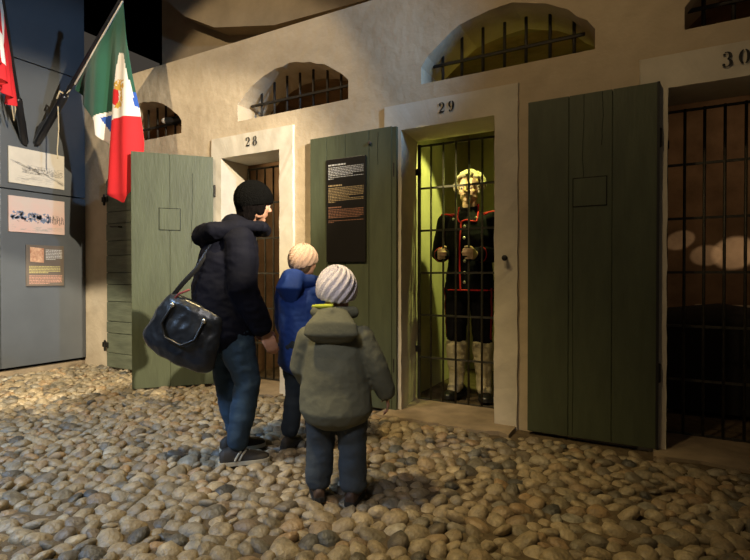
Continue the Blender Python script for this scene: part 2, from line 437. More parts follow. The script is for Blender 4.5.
# 30
d = leaf('door_4', .745, 2.185, [.24, .49], 'green', hatch=(.268, .468, 1.478, 1.662), cracks=[(.405, 1.662, 2.18), (.465, .03, 1.478), (.30, 1.85, 2.18)])
d.location = (.012, -.012, 0); d.rotation_euler = (0, 0, radians(.5)); d['label'] = 'dark green wooden door leaf folded back, left of doorway 30'
hinge(d, .012, 1.86, -.03); hinge(d, .012, .47, -.03)
bm = bmesh.new(); box(bm, -.003, .012, -.05, 0, .02, 2.185); obj('edge', bm, M['black'], d)
# 29
d = leaf('door_3', .765, 2.18, [.20, .42, .60], 'green', cracks=[(.12, 1.9, 2.15)])
d.location = (-1.745, -.012, 0); d['label'] = 'green wooden door leaf with text board, left of doorway 29'
hinge(d, .014, 1.85, -.03); hinge(d, .014, .36, -.03)
bm = bmesh.new(); box(bm, .0, .035, -.04, .0, .02, 2.175); obj('edge', bm, M['green'], d)
bm = bmesh.new(); tube(bm, [(-.19, -.05, 2.075), (-.19, -.058, 2.075)], .014, 12); obj('knob', bm, M['wood'], d)  # stands for a rusty spot on the leaf, not a real knob
# 28 swung out
d = leaf('door_2', .707, 2.165, [.383], 'green', hatch=(.29, .477, 1.46, 1.666), cracks=[(.20, 1.3, 2.0)])
d.location = (-3.68, -.02, 0); d.rotation_euler = (0, 0, atan2(.528, .468)); d['label'] = 'green wooden door leaf swung out from doorway 28'
hinge(d, .012, 1.85, -.02); hinge(d, .012, .36, -.02)
# 27 closed, horizontal planks
o = bpy.data.objects.new('door_1', None); C.objects.link(o); o['kind'] = 'structure'; o['label'] = 'closed green plank door beside the grey panels'
bm = bmesh.new(); z = .03
rr = random.Random(4)
while z < 2.1:
    h = rr.choice([.13, .16, .19, .22]); h = min(h, 2.13-z); box(bm, -5.33, -4.58, -.035+rr.uniform(-.004, .004), -.003, z, z+h-.006, bev=.004); z += h
obj('panel', bm, M['greenp'], o)
bm = bmesh.new(); box(bm, -5.33, -4.58, -.02, -.002, .03, 2.12); obj('backing', bm, M['gap'], o)
for z in (1.89, .27):
    bm = bmesh.new(); box(bm, -5.40, -5.30, -.045, -.033, z-.025, z+.03); box(bm, -5.40, -5.34, -.045, .0, z-.025, z+.03); tube(bm, [(-5.345, -.05, z-.06), (-5.345, -.05, z+.05)], .012, 8)
    obj('hinge', bm, M['iron'], o)
bm = bmesh.new(); tube(bm, [(-5.2, -.04, 1.58), (-5.2, -.075, 1.58), (-5.05, -.075, 1.57), (-5.05, -.04, 1.57)], .008, 8); obj('handle', bm, M['iron'], o)

# information board on the door of cell 29
def text_rows(bm, x0, x1, rows, z, dz, hgt, y, mode='x', rr=random.Random(2), last=.6):
    for r in range(rows):
        x = x0; end = x1 if r < rows-1 else x0+(x1-x0)*last
        while x < end-.004:
            w = rr.uniform(.008, .028); w = min(w, end-x)
            if mode == 'x': vs = [(x, y, z), (x+w, y, z), (x+w, y, z+hgt), (x, y, z+hgt)]
            else: vs = [(y, x, z), (y, x+w, z), (y, x+w, z+hgt), (y, x, z+hgt)]
            bm.faces.new([bm.verts.new(v) for v in vs]); x += w+.005
        z -= dz
    return z
ib = thing('information_board', 'tall black text board hung on the green door beside doorway 29', 'sign', (-2.15, -.062, 1.15))
def sub(bm): bmesh.ops.translate(bm, verts=bm.verts, vec=V((2.15, .062, -1.15))); return bm
bm = bmesh.new(); box(bm, -2.336, -1.966, -.072, -.060, 1.155, 1.985, bev=.002); obj('board', sub(bm), M['board'], ib)
for nm, mt, segs in (('white_text', 't_white', [(1.93, 1, .012, .5), (1.912, 6, .006, .7), (1.835, 2, .005, .15)]),
                     ('tan_text', 't_tan', [(1.765, 1, .011, .4), (1.747, 7, .006, .6), (1.66, 3, .005, .2)]),
                     ('brown_text', 't_red', [(1.59, 1, .010, .4), (1.573, 6, .006, .9), (1.485, 2, .005, .15)])):
    bm = bmesh.new()
    for z, n, hg, last in segs: text_rows(bm, -2.315, -1.985, n, z, .0125, hg, -.0735, last=last)
    obj(nm, sub(bm), M[mt], ib)

# numerals above the doorways (painted)
def stroke(bm, pts, ws, x, y, z, h):
    n = len(pts); vl = []
    for i, p in enumerate(pts):
        a = V(pts[max(i-1, 0)]+(0,)) if len(p) == 2 else V(p); b = V(pts[min(i+1, n-1)]+(0,))
        t = (b-a).normalized(); nn = V((-t.y, t.x, 0)); w = ws[i]/2
        P1 = V(p+(0,))+nn*w; P2 = V(p+(0,))-nn*w
        vl.append((bm.verts.new((x+P1.x*h, y, z+P1.y*h)), bm.verts.new((x+P2.x*h, y, z+P2.y*h))))
    for i in range(n-1): bm.faces.new((vl[i][0], vl[i][1], vl[i+1][1], vl[i+1][0]))
def arc(cx, cy, rx, ry, a0, a1, n=20, thin=.05, thick=.19):
    P, W_ = [], []
    for i in range(n+1):
        a = radians(a0+(a1-a0)*i/n); P.append((cx+rx*cos(a), cy+ry*sin(a))); W_.append(thin+(thick-thin)*abs(cos(a))**1.5)
    return P, W_
def ball(bm, cx, cy, r, x, y, z, h): bm.faces.new([bm.verts.new((x+(cx+r*cos(a*pi/6))*h, y, z+(cy+r*sin(a*pi/6))*h)) for a in range(12)])
def digit(bm, c, x, y, z, h):
    if c == '0':
        for a0, a1 in ((-80, 80), (100, 260)): stroke(bm, *arc(.3, .5, .22, .46, a0, a1), x, y, z, h)
    if c == '8':
        for a0, a1 in ((-80, 80), (100, 260)):
            stroke(bm, *arc(.3, .75, .17, .22, a0, a1, thick=.14), x, y, z, h); stroke(bm, *arc(.3, .27, .21, .25, a0, a1), x, y, z, h)
    if c == '9':
        for a0, a1 in ((-80, 80), (100, 260)): stroke(bm, *arc(.3, .70, .20, .27, a0, a1), x, y, z, h)
        P, W_ = arc(.20, .60, .30, .56, 10, -75); stroke(bm, P, W_, x, y, z, h); ball(bm, .16, .10, .09, x, y, z, h)
    if c == '3':
        stroke(bm, *arc(.26, .75, .20, .22, 120, -75), x, y, z, h); stroke(bm, *arc(.25, .27, .25, .25, 80, -130), x, y, z, h)
        ball(bm, .13, .83, .08, x, y, z, h); ball(bm, .10, .16, .09, x, y, z, h)
    if c == '2':
        P, W_ = arc(.27, .70, .22, .27, 160, -30); P += [(.34, .42), (.20, .25), (.08, .09)]; W_ += [.13, .08, .05]
        stroke(bm, P, W_, x, y, z, h); ball(bm, .12, .72, .09, x, y, z, h)
        stroke(bm, [(.03, .07), (.2, .10), (.38, .07), (.52, .10), (.55, .26)], [.10, .14, .17, .10, .04], x, y, z, h)
for txt, x, z, h, pitch in (('28', -3.255, 2.218, .085, .085), ('29', -1.375, 2.226, .076, .072), ('30', .325, 2.214, .084, .078)):
    bm = bmesh.new()
    for k, c in enumerate(txt): digit(bm, c, x+k*pitch, -.030, z, h)
    bmesh.ops.recalc_face_normals(bm, faces=bm.faces)
    nb = obj('number', bm, M['black']); nb.parent = TRIM[txt]; nb['label'] = 'black painted number ' + txt

# iron peg on the surround of 29
bm = bmesh.new(); tube(bm, [(-.884, -.02, 1.167), (-.884, -.06, 1.165)], [.011, .013], 10); ell(bm, (-.884, -.066, 1.166), (.02, .012, .02))
tag(obj('iron_peg', bm, M['black'], smooth=True), 'small black iron knob on the white surround right of doorway 29', 'knob')

# ------------------------------------------------------------------ barred gates
def bar_mesh(bm, p, q, r=.009): tube(bm, [p, q], r, 8, cap=False)
def gate(x0, n, label, ytilt=0, right=None):
    t = thing('barred_gate', label, 'gate', (x0, .36, .02), 0, 'iron bar gates of the cells')
    w = right-x0
    for k in range(1, n+1):
        x = .107*k
        if x > w-.02: break
        bm = bmesh.new(); bar_mesh(bm, (x, 0, .0), (x, 0, 2.10)); obj('bar', bm, M['iron2'], t, True)
    for k in range(7):
        z = .005+.3475*k
        bm = bmesh.new(); box(bm, 0, w, -.006, .006, z-.008, z+.008); obj('crossbar', bm, M['iron2'], t)
    bm = bmesh.new(); box(bm, -.010, .014, -.010, .010, 0, 2.105)
    obj('frame_post', bm, M['iron2'], t)
    for z in (1.88, .42):
        bm = bmesh.new(); box(bm, -.025, .02, -.02, .0, z-.025, z+.025); obj('hinge', bm, M['iron'], t)
    return t
gate(-3.585, 6, 'barred iron gate inside doorway 28 behind the woman', right=-2.825)
gate(-1.705, 7, 'barred iron gate in doorway 29 held by the mannequin', right=-.915)
gate(.060, 8, 'barred iron gate in dark doorway 30', right=.85)

# window grilles
def grille(i, xs, xc0, xc1, label):
    a, b, c, d_, e = WIN[i]; t = thing('window_grille', label, 'window grille', ((a+b)/2, .15, c), 0, 'iron grilles in the arched windows')
    ox = (a+b)/2; cx = ox; hw = (b-a)/2; h = e-d_; R = (hw*hw+h*h)/(2*h); cz = e-R
    bm = bmesh.new(); tube(bm, [(xc0-ox, 0, 2.650-c), (xc1-ox, 0, 2.650-c)], (.016, .012), 6, cap=False); obj('crossbar', bm, M['iron'], t)
    for x in xs:
        top = min(2.862, cz+sqrt(R*R-(x-cx)**2)+.02)
        bm = bmesh.new(); tube(bm, [(x-ox, .012, 0), (x-ox, .012, top-c)], .0115, 8, cap=False); obj('bar', bm, M['iron'], t, True)
grille(2, [-1.419, -1.267, -1.106, -.947, -.796, -.634, -.479], -1.49, -.41, 'iron grille with seven bars in the arched window above doorway 29')
grille(1, [-3.233, -3.079, -2.931, -2.783, -2.636, -2.485, -2.344, -2.22], -3.35, -2.17, 'iron grille in the arched window above doorway 28')
grille(0, [-5.16, -5.008, -4.867, -4.716, -4.582, -4.434, -4.29], -5.3, -4.15, 'iron grille in the small arched window beside the flag')
grille(3, [.25, .398, .545, .69, .84, .99], .148, 1.3, 'iron grille in the arched window above doorway 30 at the picture edge')
# small spotlight clamped to the first grille
t = thing('spotlight', 'small dark spotlight fixed on the grille beside the flag', 'spotlight', (-4.40, .10, 2.66))
bm = bmesh.new(); tube(bm, [(-.06, -.02, .005), (.12, .0, .0)], [.036, .034], 16); obj('housing', bm, M['black'], t, True)
bm = bmesh.new(); tube(bm, [(-.105, -.025, .007), (-.062, -.02, .005)], [.028, .034], 16); obj('lens', bm, M['paper'], t, True)
bm = bmesh.new(); box(bm, .0, .02, -.01, .05, -.04, .0); obj('bracket', bm, M['black'], t)

# ------------------------------------------------------------------ display boards on the left panels
def board(label, y0, y1, z0, z1, m, name='picture_board', cat='picture'):
    t = thing(name, label, cat, (-5.778, (y0+y1)/2, z0))
    bm = bmesh.new(); box(bm, 0, .018, y0-(y0+y1)/2, y1-(y0+y1)/2, 0, z1-z0, bev=.002); obj('board', bm, M[m], t); return t
def marks(t, name, m, items):
    bm = bmesh.new()
    for y, z, w, h, an in items:
        y = max(-.265+w/2, min(.265-w/2, y)); z = max(.015+abs(sin(an))*w/2, z)
        c, s = cos(an), sin(an)
        bm.faces.new([bm.verts.new((.0192, y+a*w*c-b*h*s, z+a*w*s+b*h*c)) for a, b in ((-.5, -.5), (.5, -.5), (.5, .5), (-.5, .5))])
    obj(name, bm, M[m], t)
rr = random.Random(5); U = rr.uniform
t = board('topmost drawing board, pale sketch of a town in a landscape', -.80, -.248, 2.0, 2.373, 'paper')
marks(t, 'sketch_lines', 'ink_grey', [(U(-.15, .26), .15+U(-.03, .03), U(.006, .03), .003, U(-.5, .5)) for _ in range(260)]+[(U(-.12, .25), .17+U(-.01, .03), .003, U(.01, .03), 0) for _ in range(60)])
marks(t, 'hill_lines', 'ink_light', [(-.27+.010*k+U(0, .05), .24-.0032*k+U(-.02, .0), U(.02, .09), .003, -.38) for k in range(60)]+[(U(-.2, .26), U(.02, .1), U(.02, .08), .002, U(-.1, .1)) for _ in range(60)]+[(U(-.26, .26), .2+U(-.01, .01), .06, .002, 0) for _ in range(10)])
t = board('middle drawing board, crowd of blue figures under a pinkish sky', -.803, -.248, 1.497, 1.868, 'paperpink')
marks(t, 'blue_figures', 'ink_blue', [(U(-.25, .12), .17+U(-.05, .04), U(.012, .03), U(.008, .03), U(-1, 1)) for _ in range(90)])
marks(t, 'dark_figures', 'ink_dark', [(.11+k*.019+U(-.004, .004), .15+U(-.01, .01), .006, U(.06, .09), U(-.1, .1)) for k in range(9)]+[(U(-.25, .25), U(.1, .2), U(.008, .03), .003, U(-1, 1)) for _ in range(70)])
marks(t, 'ground_lines', 'ink_light', [(U(-.25, .25), U(.02, .07), U(.02, .07), .003, U(-.2, .2)) for _ in range(40)])
t = board('lowest board, brown caption panel with a small orange picture', -.640, -.258, .932, 1.37, 'bronze', 'text_board', 'sign')
bm = bmesh.new(); prism(bm, [(-.155, .26), (-.02, .25), (-.02, .405), (-.155, .415)], .0185, .020, axis='x'); obj('picture', bm, M['orange'], t)
for nm, mt, y0, y1, z, n in (('white_text', 't_white', .0, .17, .385, 7), ('yellow_text', 't_yel', -.165, .15, .205, 5), ('pink_text', 't_pink', -.165, .17, .105, 6)):
    bm = bmesh.new(); text_rows(bm, y0, y1, n, z, .0165, .009, .0195, mode='y'); obj(nm, bm, M[mt], t)

# ------------------------------------------------------------------ flags
def lerp_poly(pl, z):
    for (x0, z0), (x1, z1) in zip(pl[:-1], pl[1:]):
        if z0 >= z >= z1: return x0+(x1-x0)*((z0-z)/(z0-z1+1e-9))
    return pl[-1][0]
def inside(p, poly):
    x, y = p; c = False; j = len(poly)-1
    for i in range(len(poly)):
        if (poly[i][1] > y) != (poly[j][1] > y) and x < (poly[j][0]-poly[i][0])*(y-poly[i][1])/(poly[j][1]-poly[i][1])+poly[i][0]: c = not c
        j = i
    return c
LEFT = [(-4.325, 3.579), (-5.074, 2.906), (-4.954, 2.805), (-4.707, 2.53), (-4.691, 2.392), (-4.596, 2.313), (-4.545, 2.308), (-4.58, 1.957), (-4.596, 1.863), (-4.471, 1.805), (-4.30, 1.717)]
RIGHT = [(-4.291, 3.579), (-4.232, 3.306), (-4.174, 3.064), (-4.146, 2.829), (-4.117, 2.551), (-4.103, 2.276), (-4.117, 2.005), (-4.16, 1.873), (-4.285, 1.717)]
white = [(-4.336, 3.108), (-4.247, 3.079), (-4.189, 2.884), (-4.146, 2.693), (-4.09, 2.506), (-4.518, 2.492), (-4.549, 2.30), (-4.72, 2.30), (-4.72, 2.569), (-4.441, 2.66), (-4.38, 2.958)]
blues = [[(-4.643, 2.559), (-4.518, 2.597), (-4.502, 2.499), (-4.549, 2.373), (-4.596, 2.456)], [(-4.16, 2.723), (-4.08, 2.685), (-4.08, 2.567), (-4.146, 2.592)]]
shield = [(-4.426, 2.789), (-4.336, 2.772), (-4.321, 2.668), (-4.365, 2.619), (-4.441, 2.66)]
golds = [[(-4.411, 2.842), (-4.33, 2.86), (-4.232, 2.828), (-4.232, 2.772), (-4.262, 2.741), (-4.306, 2.749), (-4.395, 2.783)], [(-4.30, 2.74), (-4.262, 2.741), (-4.247, 2.627), (-4.29, 2.57), (-4.35, 2.59), (-4.39, 2.60), (-4.36, 2.63), (-4.31, 2.66)]]
ft = thing('flag', 'green white and red flag with gold crowned emblem drooping from a slanted pole', 'flag', (-5.78, -.53, 2.44))
FO = V((-5.78, -.53, 2.44))
NU, NV = 70, 190; bm = bmesh.new(); G_ = []
for j in range(NV+1):
    z = 3.575-(3.575-1.72)*j/NV; l = lerp_poly(LEFT, z); r_ = lerp_poly(RIGHT, z); row = []
    drop = j/NV
    for i in range(NU+1):
        u = i/NU; x = l+(r_-l)*u
        amp = min(.055, .006+.07*drop)*min(1, (r_-l)/.25)
        ph = (x+4.1)*13+(3.5-z)*1.2
        y = amp*sin(ph)+amp*.45*sin(ph*2.1+1.3+z*1.5)
        att = max(0, 1-abs((z-2.906)-(x+5.074)*.897)*9); y *= (1-att*.9)
        row.append(bm.verts.new(V((x, -.53+y, z))-FO))
    G_.append(row)
for j in range(NV):
    for i in range(NU):
        f = bm.faces.new((G_[j][i], G_[j+1][i], G_[j+1][i+1], G_[j][i+1])); c = f.calc_center_median()+FO; p = (c.x, c.z)
        k = 0
        if inside(p, white): k = 1
        elif p[1] < 2.50 and p[0] > -4.62: k = 2
        elif p[1] < 2.30: k = 2
        if k == 1 or p[1] > 2.3:
            for b_ in blues:
                if inside(p, b_): k = 3
            if inside(p, shield): k = 2
            if any(inside(p, g) for g in golds) and noise.noise(V((p[0]*40, p[1]*40, 0))) > -.25: k = 4
        f.material_index = k
me = mesh_from(bm, 'cloth')
for k in ('flag_green', 'flag_white', 'flag_red', 'flag_blue', 'flag_gold'): me.materials.append(M[k])
cl = obj('cloth', me, None, ft, True); sd = cl.modifiers.new('thick', 'SOLIDIFY'); sd.thickness = .003
bm = bmesh.new(); pa = V((0, 0, 0)); pb = V((-4.285, -.53, 3.61))-FO
tube(bm, [pa+(pb-pa)*.02, pa+(pb-pa)*.36], .036, 14); tube(bm, [pa+(pb-pa)*.3, pb], .021, 12); obj('pole', bm, M['pole'], ft, True)
bm = bmesh.new(); ell(bm, pb+V((.03, 0, .03)), (.028, .028, .04)); obj('finial', bm, M['flag_gold'], ft, True)
# white hoist sleeve along the pole
bm = bmesh.new(); d0 = pa+(pb-pa)*.47+V((.02, 0, -.035)); d1 = pb+V((-.005, 0, -.04)); tube(bm, [d0, d1], (.011, .008), 8); obj('hoist_sleeve', bm, M['paper'], ft, True)
bm = bmesh.new(); prism(bm, [(0, -.02), (.30, .235), (.22, .24), (.10, .20), (.0, .06)], -.02, .02); obj('wall_bracket', bm, M['pole'], ft)
bm = bmesh.new(); tube(bm, [(.64, .0, .47), (.50, -.02, .40), (.46, -.02, .33), (.47, -.02, .1), (.44, -.02, -.12), (.45, -.02, -.2)], .006, 6); tube(bm, [(.46, -.03, .41), (.52, -.03, .47), (.54, .03, .43)], .010, 6); obj('cord', bm, M['cord'], ft, True)

ft = thing('flag', 'red and white flag on a steep pole, cut off by the left picture edge', 'flag', (-5.78, -.635, 2.42))
dirp = V((.9, -.62, 1.05)); bm = bmesh.new(); tube(bm, [dirp*.02, dirp*.34], .036, 14); tube(bm, [dirp*.3, dirp*1.55], .021, 12); obj('pole', bm, M['pole'], ft, True)
bm = bmesh.new(); prism(bm, [(0, -.02), (.26, .27), (.18, .26), (.06, .22), (.0, .12)], -.02, .02); wb = obj('wall_bracket', bm, M['pole'], ft); wb.rotation_euler = (0, 0, atan2(-.62, .9))
bm = bmesh.new(); G_ = []
hd = V((.9, -.62, 0)).normalized(); nd = V((.62, .9, 0)).normalized()
for j in range(81):
    v = j/80; row = []
    for i in range(71):
        t_ = .60+1.0*i/70; L_ = .40+.75*(i/70)**.8
        p = dirp*t_+V((0, 0, -.02-L_*v))+hd*(.03*sin(v*2.5))
        a = .035*v; p = p+nd*(a*sin(i*.42+v*2)+a*.5*sin(i*.9+1)); row.append(bm.verts.new(p))
    G_.append(row)
for j in range(80):
    for i in range(70):
        f = bm.faces.new((G_[j][i], G_[j+1][i], G_[j+1][i+1], G_[j][i+1]))
        t_ = .56+1.0*i/70; L_ = .42+.75*(i/70)**.8; q = t_*1.05-L_*j/80   # height on cloth
        k = 1 if (t_ > .86 and j < 66) else 0
        if k == 1 and (t_-1.0)**2+((j-30)/80)**2*.6 < .01: k = 0
        f.material_index = k
me = mesh_from(bm, 'cloth'); me.materials.append(M['flag_red']); me.materials.append(M['flag_white'])
cl = obj('cloth', me, None, ft, True); cl.modifiers.new('thick', 'SOLIDIFY').thickness = .003
bm = bmesh.new(); tube(bm, [dirp*.44+V((0, -.03, 0)), dirp*.38+V((-.04, -.03, -.1)), dirp*.3+V((-.03, -.03, -.16)), dirp*.30+V((.0, -.03, -.05)), dirp*.44+V((.02, -.03, .0))], .006, 6); obj('cord', bm, M['cord'], ft, True)

# ------------------------------------------------------------------ cell 30 furniture
t = thing('prison_bed', 'plank bed with dark blanket and pale sheet edge in cell 30', 'bed', (.85, 1.36, .0))
bm = bmesh.new(); box(bm, -.80, .82, -.35, .35, .52, .60)
obj('frame', bm, M['wood'], t)
for x in (-.75, .76):
    for y in (-.30, .30):
        bm = bmesh.new(); box(bm, x-.03, x+.03, y-.03, y+.03, .0, .52); obj('leg', bm, M['wood'], t)
bm = bmesh.new(); tube(bm, [(-.78, -.05, .66), (-.4, -.05, .69), (.1, -.05, .64), (.8, -.05, .60)], [(.29, .12), (.30, .14), (.30, .11), (.30, .09)], 20, ax=(0, 1, 0)); obj('blanket', fuse(bm, 'blanket', .02), M['blanket'], t, True)
bm = bmesh.new(); box(bm, -.55, .8, .18, .34, .60, .80, bev=.02)
obj('sheet', bm, M['sheet'], t)
bm = bmesh.new(); box(bm, -.80, .82, -.37, -.352, .03, .66)
obj('hanging_cover', bm, M['blanket'], t)

# ------------------------------------------------------------------ people
def rotv(v, ax, a): return Matrix.Rotation(a, 3, ax) @ v
def hand(bm, w, d, n, thumb, s=1.0, curl=(.35, .4, .3), r=.0085):
    """palm from wrist w along d, palm side n, thumb direction sign along cross(d, n)"""
    w, d, n = V(w), V(d).normalized(), V(n); n = (n-d*n.dot(d)).normalized(); sd = d.cross(n)*thumb
    pl = .085*s
    for k in range(4):
        off = sd*(.030-.020*k)*s
        tube(bm, [w+off*.45, w+off+d*pl*.6, w+off+d*pl], [.013*s, .0135*s, .0115*s], 10)
    ax = d.cross(n)
    for k, L_ in enumerate((.040, .045, .041, .032)):
        p = w+sd*(.031-.0207*k)*s+d*pl*(1, 1.04, 1, .92)[k]; a = 0; pts = [p-d*.02*s, p]
        for q, sl in enumerate((1, .65, .5)):
            a += curl[q]; dd = rotv(d, ax, a) if rotv(d, ax, a).dot(n) >= 0 or a > pi/2 else rotv(d, ax, -a)
            dd = (d*cos(a)+n*sin(a)); p = p+dd*L_*sl*s; pts.append(p)
        tube(bm, pts, [r*s*1.1, r*s*1.1, r*s, r*s*.95, r*s*.8], 10)
    p = w+sd*.022*s+d*.018*s+n*.006*s
    p1 = p+(sd*.7+d*.6+n*.35).normalized()*.036*s; p2 = p1+(sd*.15+d*.75+n*.6).normalized()*.030*s; p3 = p2+(d*.7+n*.7-sd*.15).normalized()*.024*s
    tube(bm, [p, p1, p2, p3], [.015*s, .012*s, .0105*s, .0085*s], 10)

def head(bm, c, R, h):
    T = lambda v: V(c)+R @ (V(v)*h)
    E_ = lambda p, r: ell(bm, T(p), [q*h for q in r], R)
    E_((0, -.07, .15), (.33, .40, .36)); E_((0, .10, -.10), (.25, .26, .34)); E_((0, .24, -.36), (.11, .09, .09)); E_((0, .20, .10), (.26, .17, .22))
    E_((.15, .20, -.07), (.12, .13, .12)); E_((-.15, .20, -.07), (.12, .13, .12)); E_((.2, .02, -.25), (.09, .16, .12)); E_((-.2, .02, -.25), (.09, .16, .12))
    tube(bm, [T((0, .36, .10)), T((0, .42, .0)), T((0, .465, -.085))], [.030*h, .04*h, .05*h], 10); E_((.05, .40, -.10), (.04, .04, .032)); E_((-.05, .40, -.10), (.04, .04, .032))
    for s in (1, -1):
        tube(bm, [T((s*.04, .36, .115)), T((s*.14, .35, .14)), T((s*.24, .26, .11))], .035*h, 8)
        E_((s*.335, -.02, .0), (.03, .075, .12)); E_((s*.35, -.04, .05), (.045, .07, .06))
    E_((0, .345, -.205), (.10, .045, .022)); E_((0, .345, -.245), (.085, .045, .026))
def head_dents(me, c, R, h):
    T = lambda v: V(c)+R @ (V(v)*h)
    spots = [(T((s*.14, .37, .035)), .07*h, -.034*h) for s in (1, -1)]+[(T((0, .40, -.225)), .03*h, -.012*h)]+[(T((s*.09, .36, -.225)), .03*h, -.012*h) for s in (1, -1)]
    def fn(co, n):
        d = 0
        for p, r, a in spots:
            q = (co-p).length_squared
            if q < r*r*6: d += a*math.exp(-q/(r*r))
        return d
    displace(me, fn)

def folds(me, amp, sc=(9, 9, 5), seed=0):
    o = V((seed*3.1, seed*1.7, seed))
    def fn(co, n):
        p = V((co.x*sc[0], co.y*sc[1], co.z*sc[2]))+o
        a = noise.noise(p); return amp*(a+.5*(1-abs(noise.noise(p*2.1))*2)*.7)
    displace(me, fn)

def knit_hat(c, R, h, m, parent, ribs=0, spiral=0, amp=.004, z0=-.10, scale=1.1, name='knitted_hat'):
    bm = bmesh.new(); n, k = 64, 40; rings = []
    for j in range(k+1):
        row = []
        for i in range(n):
            ph = 2*pi*i/n; th = pi*(.61-.10*sin(ph))*j/k; rr_ = 1+(amp/h)*2.5*sin(ribs*ph+spiral*th) if ribs else 1
            if j == k: rr_ -= .06
            x, y, z = sin(th)*cos(ph)*.36*scale, sin(th)*sin(ph)*.43*scale, cos(th)*.42*scale
            p = V((x, y-.05, z+.12))*rr_
            row.append(bm.verts.new(V(c)+R @ (p*h)))
        rings.append(row)
    for j in range(k):
        for i in range(n):
            bm.faces.new((rings[j][i], rings[j+1][i], rings[j+1][(i+1) % n], rings[j][(i+1) % n]))
    bm.faces.new(rings[-1])
    bmesh.ops.remove_doubles(bm, verts=bm.verts, dist=1e-5); bmesh.ops.recalc_face_normals(bm, faces=bm.faces)
    return obj(name, bm, m, parent, True)

def shoe(parent, p, rz, L_, m, ms, stripes=False, w=.047, laces=False):
    """heel-to-toe along +y, sole on z=0; one part with sub-parts"""
    s = L_/.28; X = Matrix.Translation(V(p)) @ Matrix.Rotation(rz, 4, 'Z')
    prof = [(-.105, .028, .055), (-.085, .036, .075), (-.05, .038, .085), (-.01, .037, .078), (.04, .044, .062), (.09, .048, .048), (.13, .044, .038), (.155, .034, .028), (.168, .016, .018)]
    bm = bmesh.new(); rings = []; n = 16
    for y, hw, hh in prof:
        r_ = []
        for k in range(n+1):
            a = pi*k/n; r_.append(bm.verts.new(V((cos(a)*hw*s*(w/.047), y*s, .014+abs(sin(a))**.8*hh*s))))
        rings.append(r_)
    for j in range(len(rings)-1):
        for k in range(n): bm.faces.new((rings[j][k], rings[j][k+1], rings[j+1][k+1], rings[j+1][k]))
        bm.faces.new((rings[j][0], rings[j+1][0], rings[j+1][n], rings[j][n]))
    bm.faces.new(rings[0]); bm.faces.new(rings[-1]); bmesh.ops.recalc_face_normals(bm, faces=bm.faces)
    up = obj('shoe', fuse(bm, 'shoe', .006, 3), m, parent, True); up.matrix_local = X
    bm = bmesh.new(); out = [(hw*s*1.06*(w/.047), y*s) for y, hw, hh in prof]+[(0, .174*s)]+[(-hw*s*1.06*(w/.047), y*s) for y, hw, hh in prof[::-1]]+[(0, -.113*s)]
    prism(bm, out, .0, .022, axis='z'); obj('sole', bm, ms, up)
    if stripes:
        bv = BVHTree.FromObject(up, bpy.context.evaluated_depsgraph_get()) if False else None
        for sx in (1, -1):
            for y in (-.012, .012):
                bm = bmesh.new(); tube(bm, [(sx*(.0385)*s, (y-.012)*s, .028), (sx*.037*s, (y+.004)*s, .048*s+.01), (sx*.026*s, (y+.02)*s, .072*s)], .0055, 6, ax=(0, 1, 0)); obj('stripe', bm, M['sole'], up)
    if laces:
        for k in range(4):
            y = .02+.017*k; z = .014+(.078-.011*k)*s; bm = bmesh.new(); tube(bm, [(-.022*s, y*s, z-.008), (0, y*s+.004, z+.001), (.022*s, y*s, z-.008)], .003, 6, ax=(0, 1, 0)); obj('lace', bm, M['sole'], up)
    return up

def snap(me_obj_bvh, p, d, off=.003):
    h = me_obj_bvh.ray_cast(V(p), V(d)); return (h[0]-V(d).normalized()*off) if h[0] is not None else V(p)
def bvh_of(me): return BVHTree.FromPolygons([v.co.copy() for v in me.vertices], [tuple(p.vertices) for p in me.polygons])

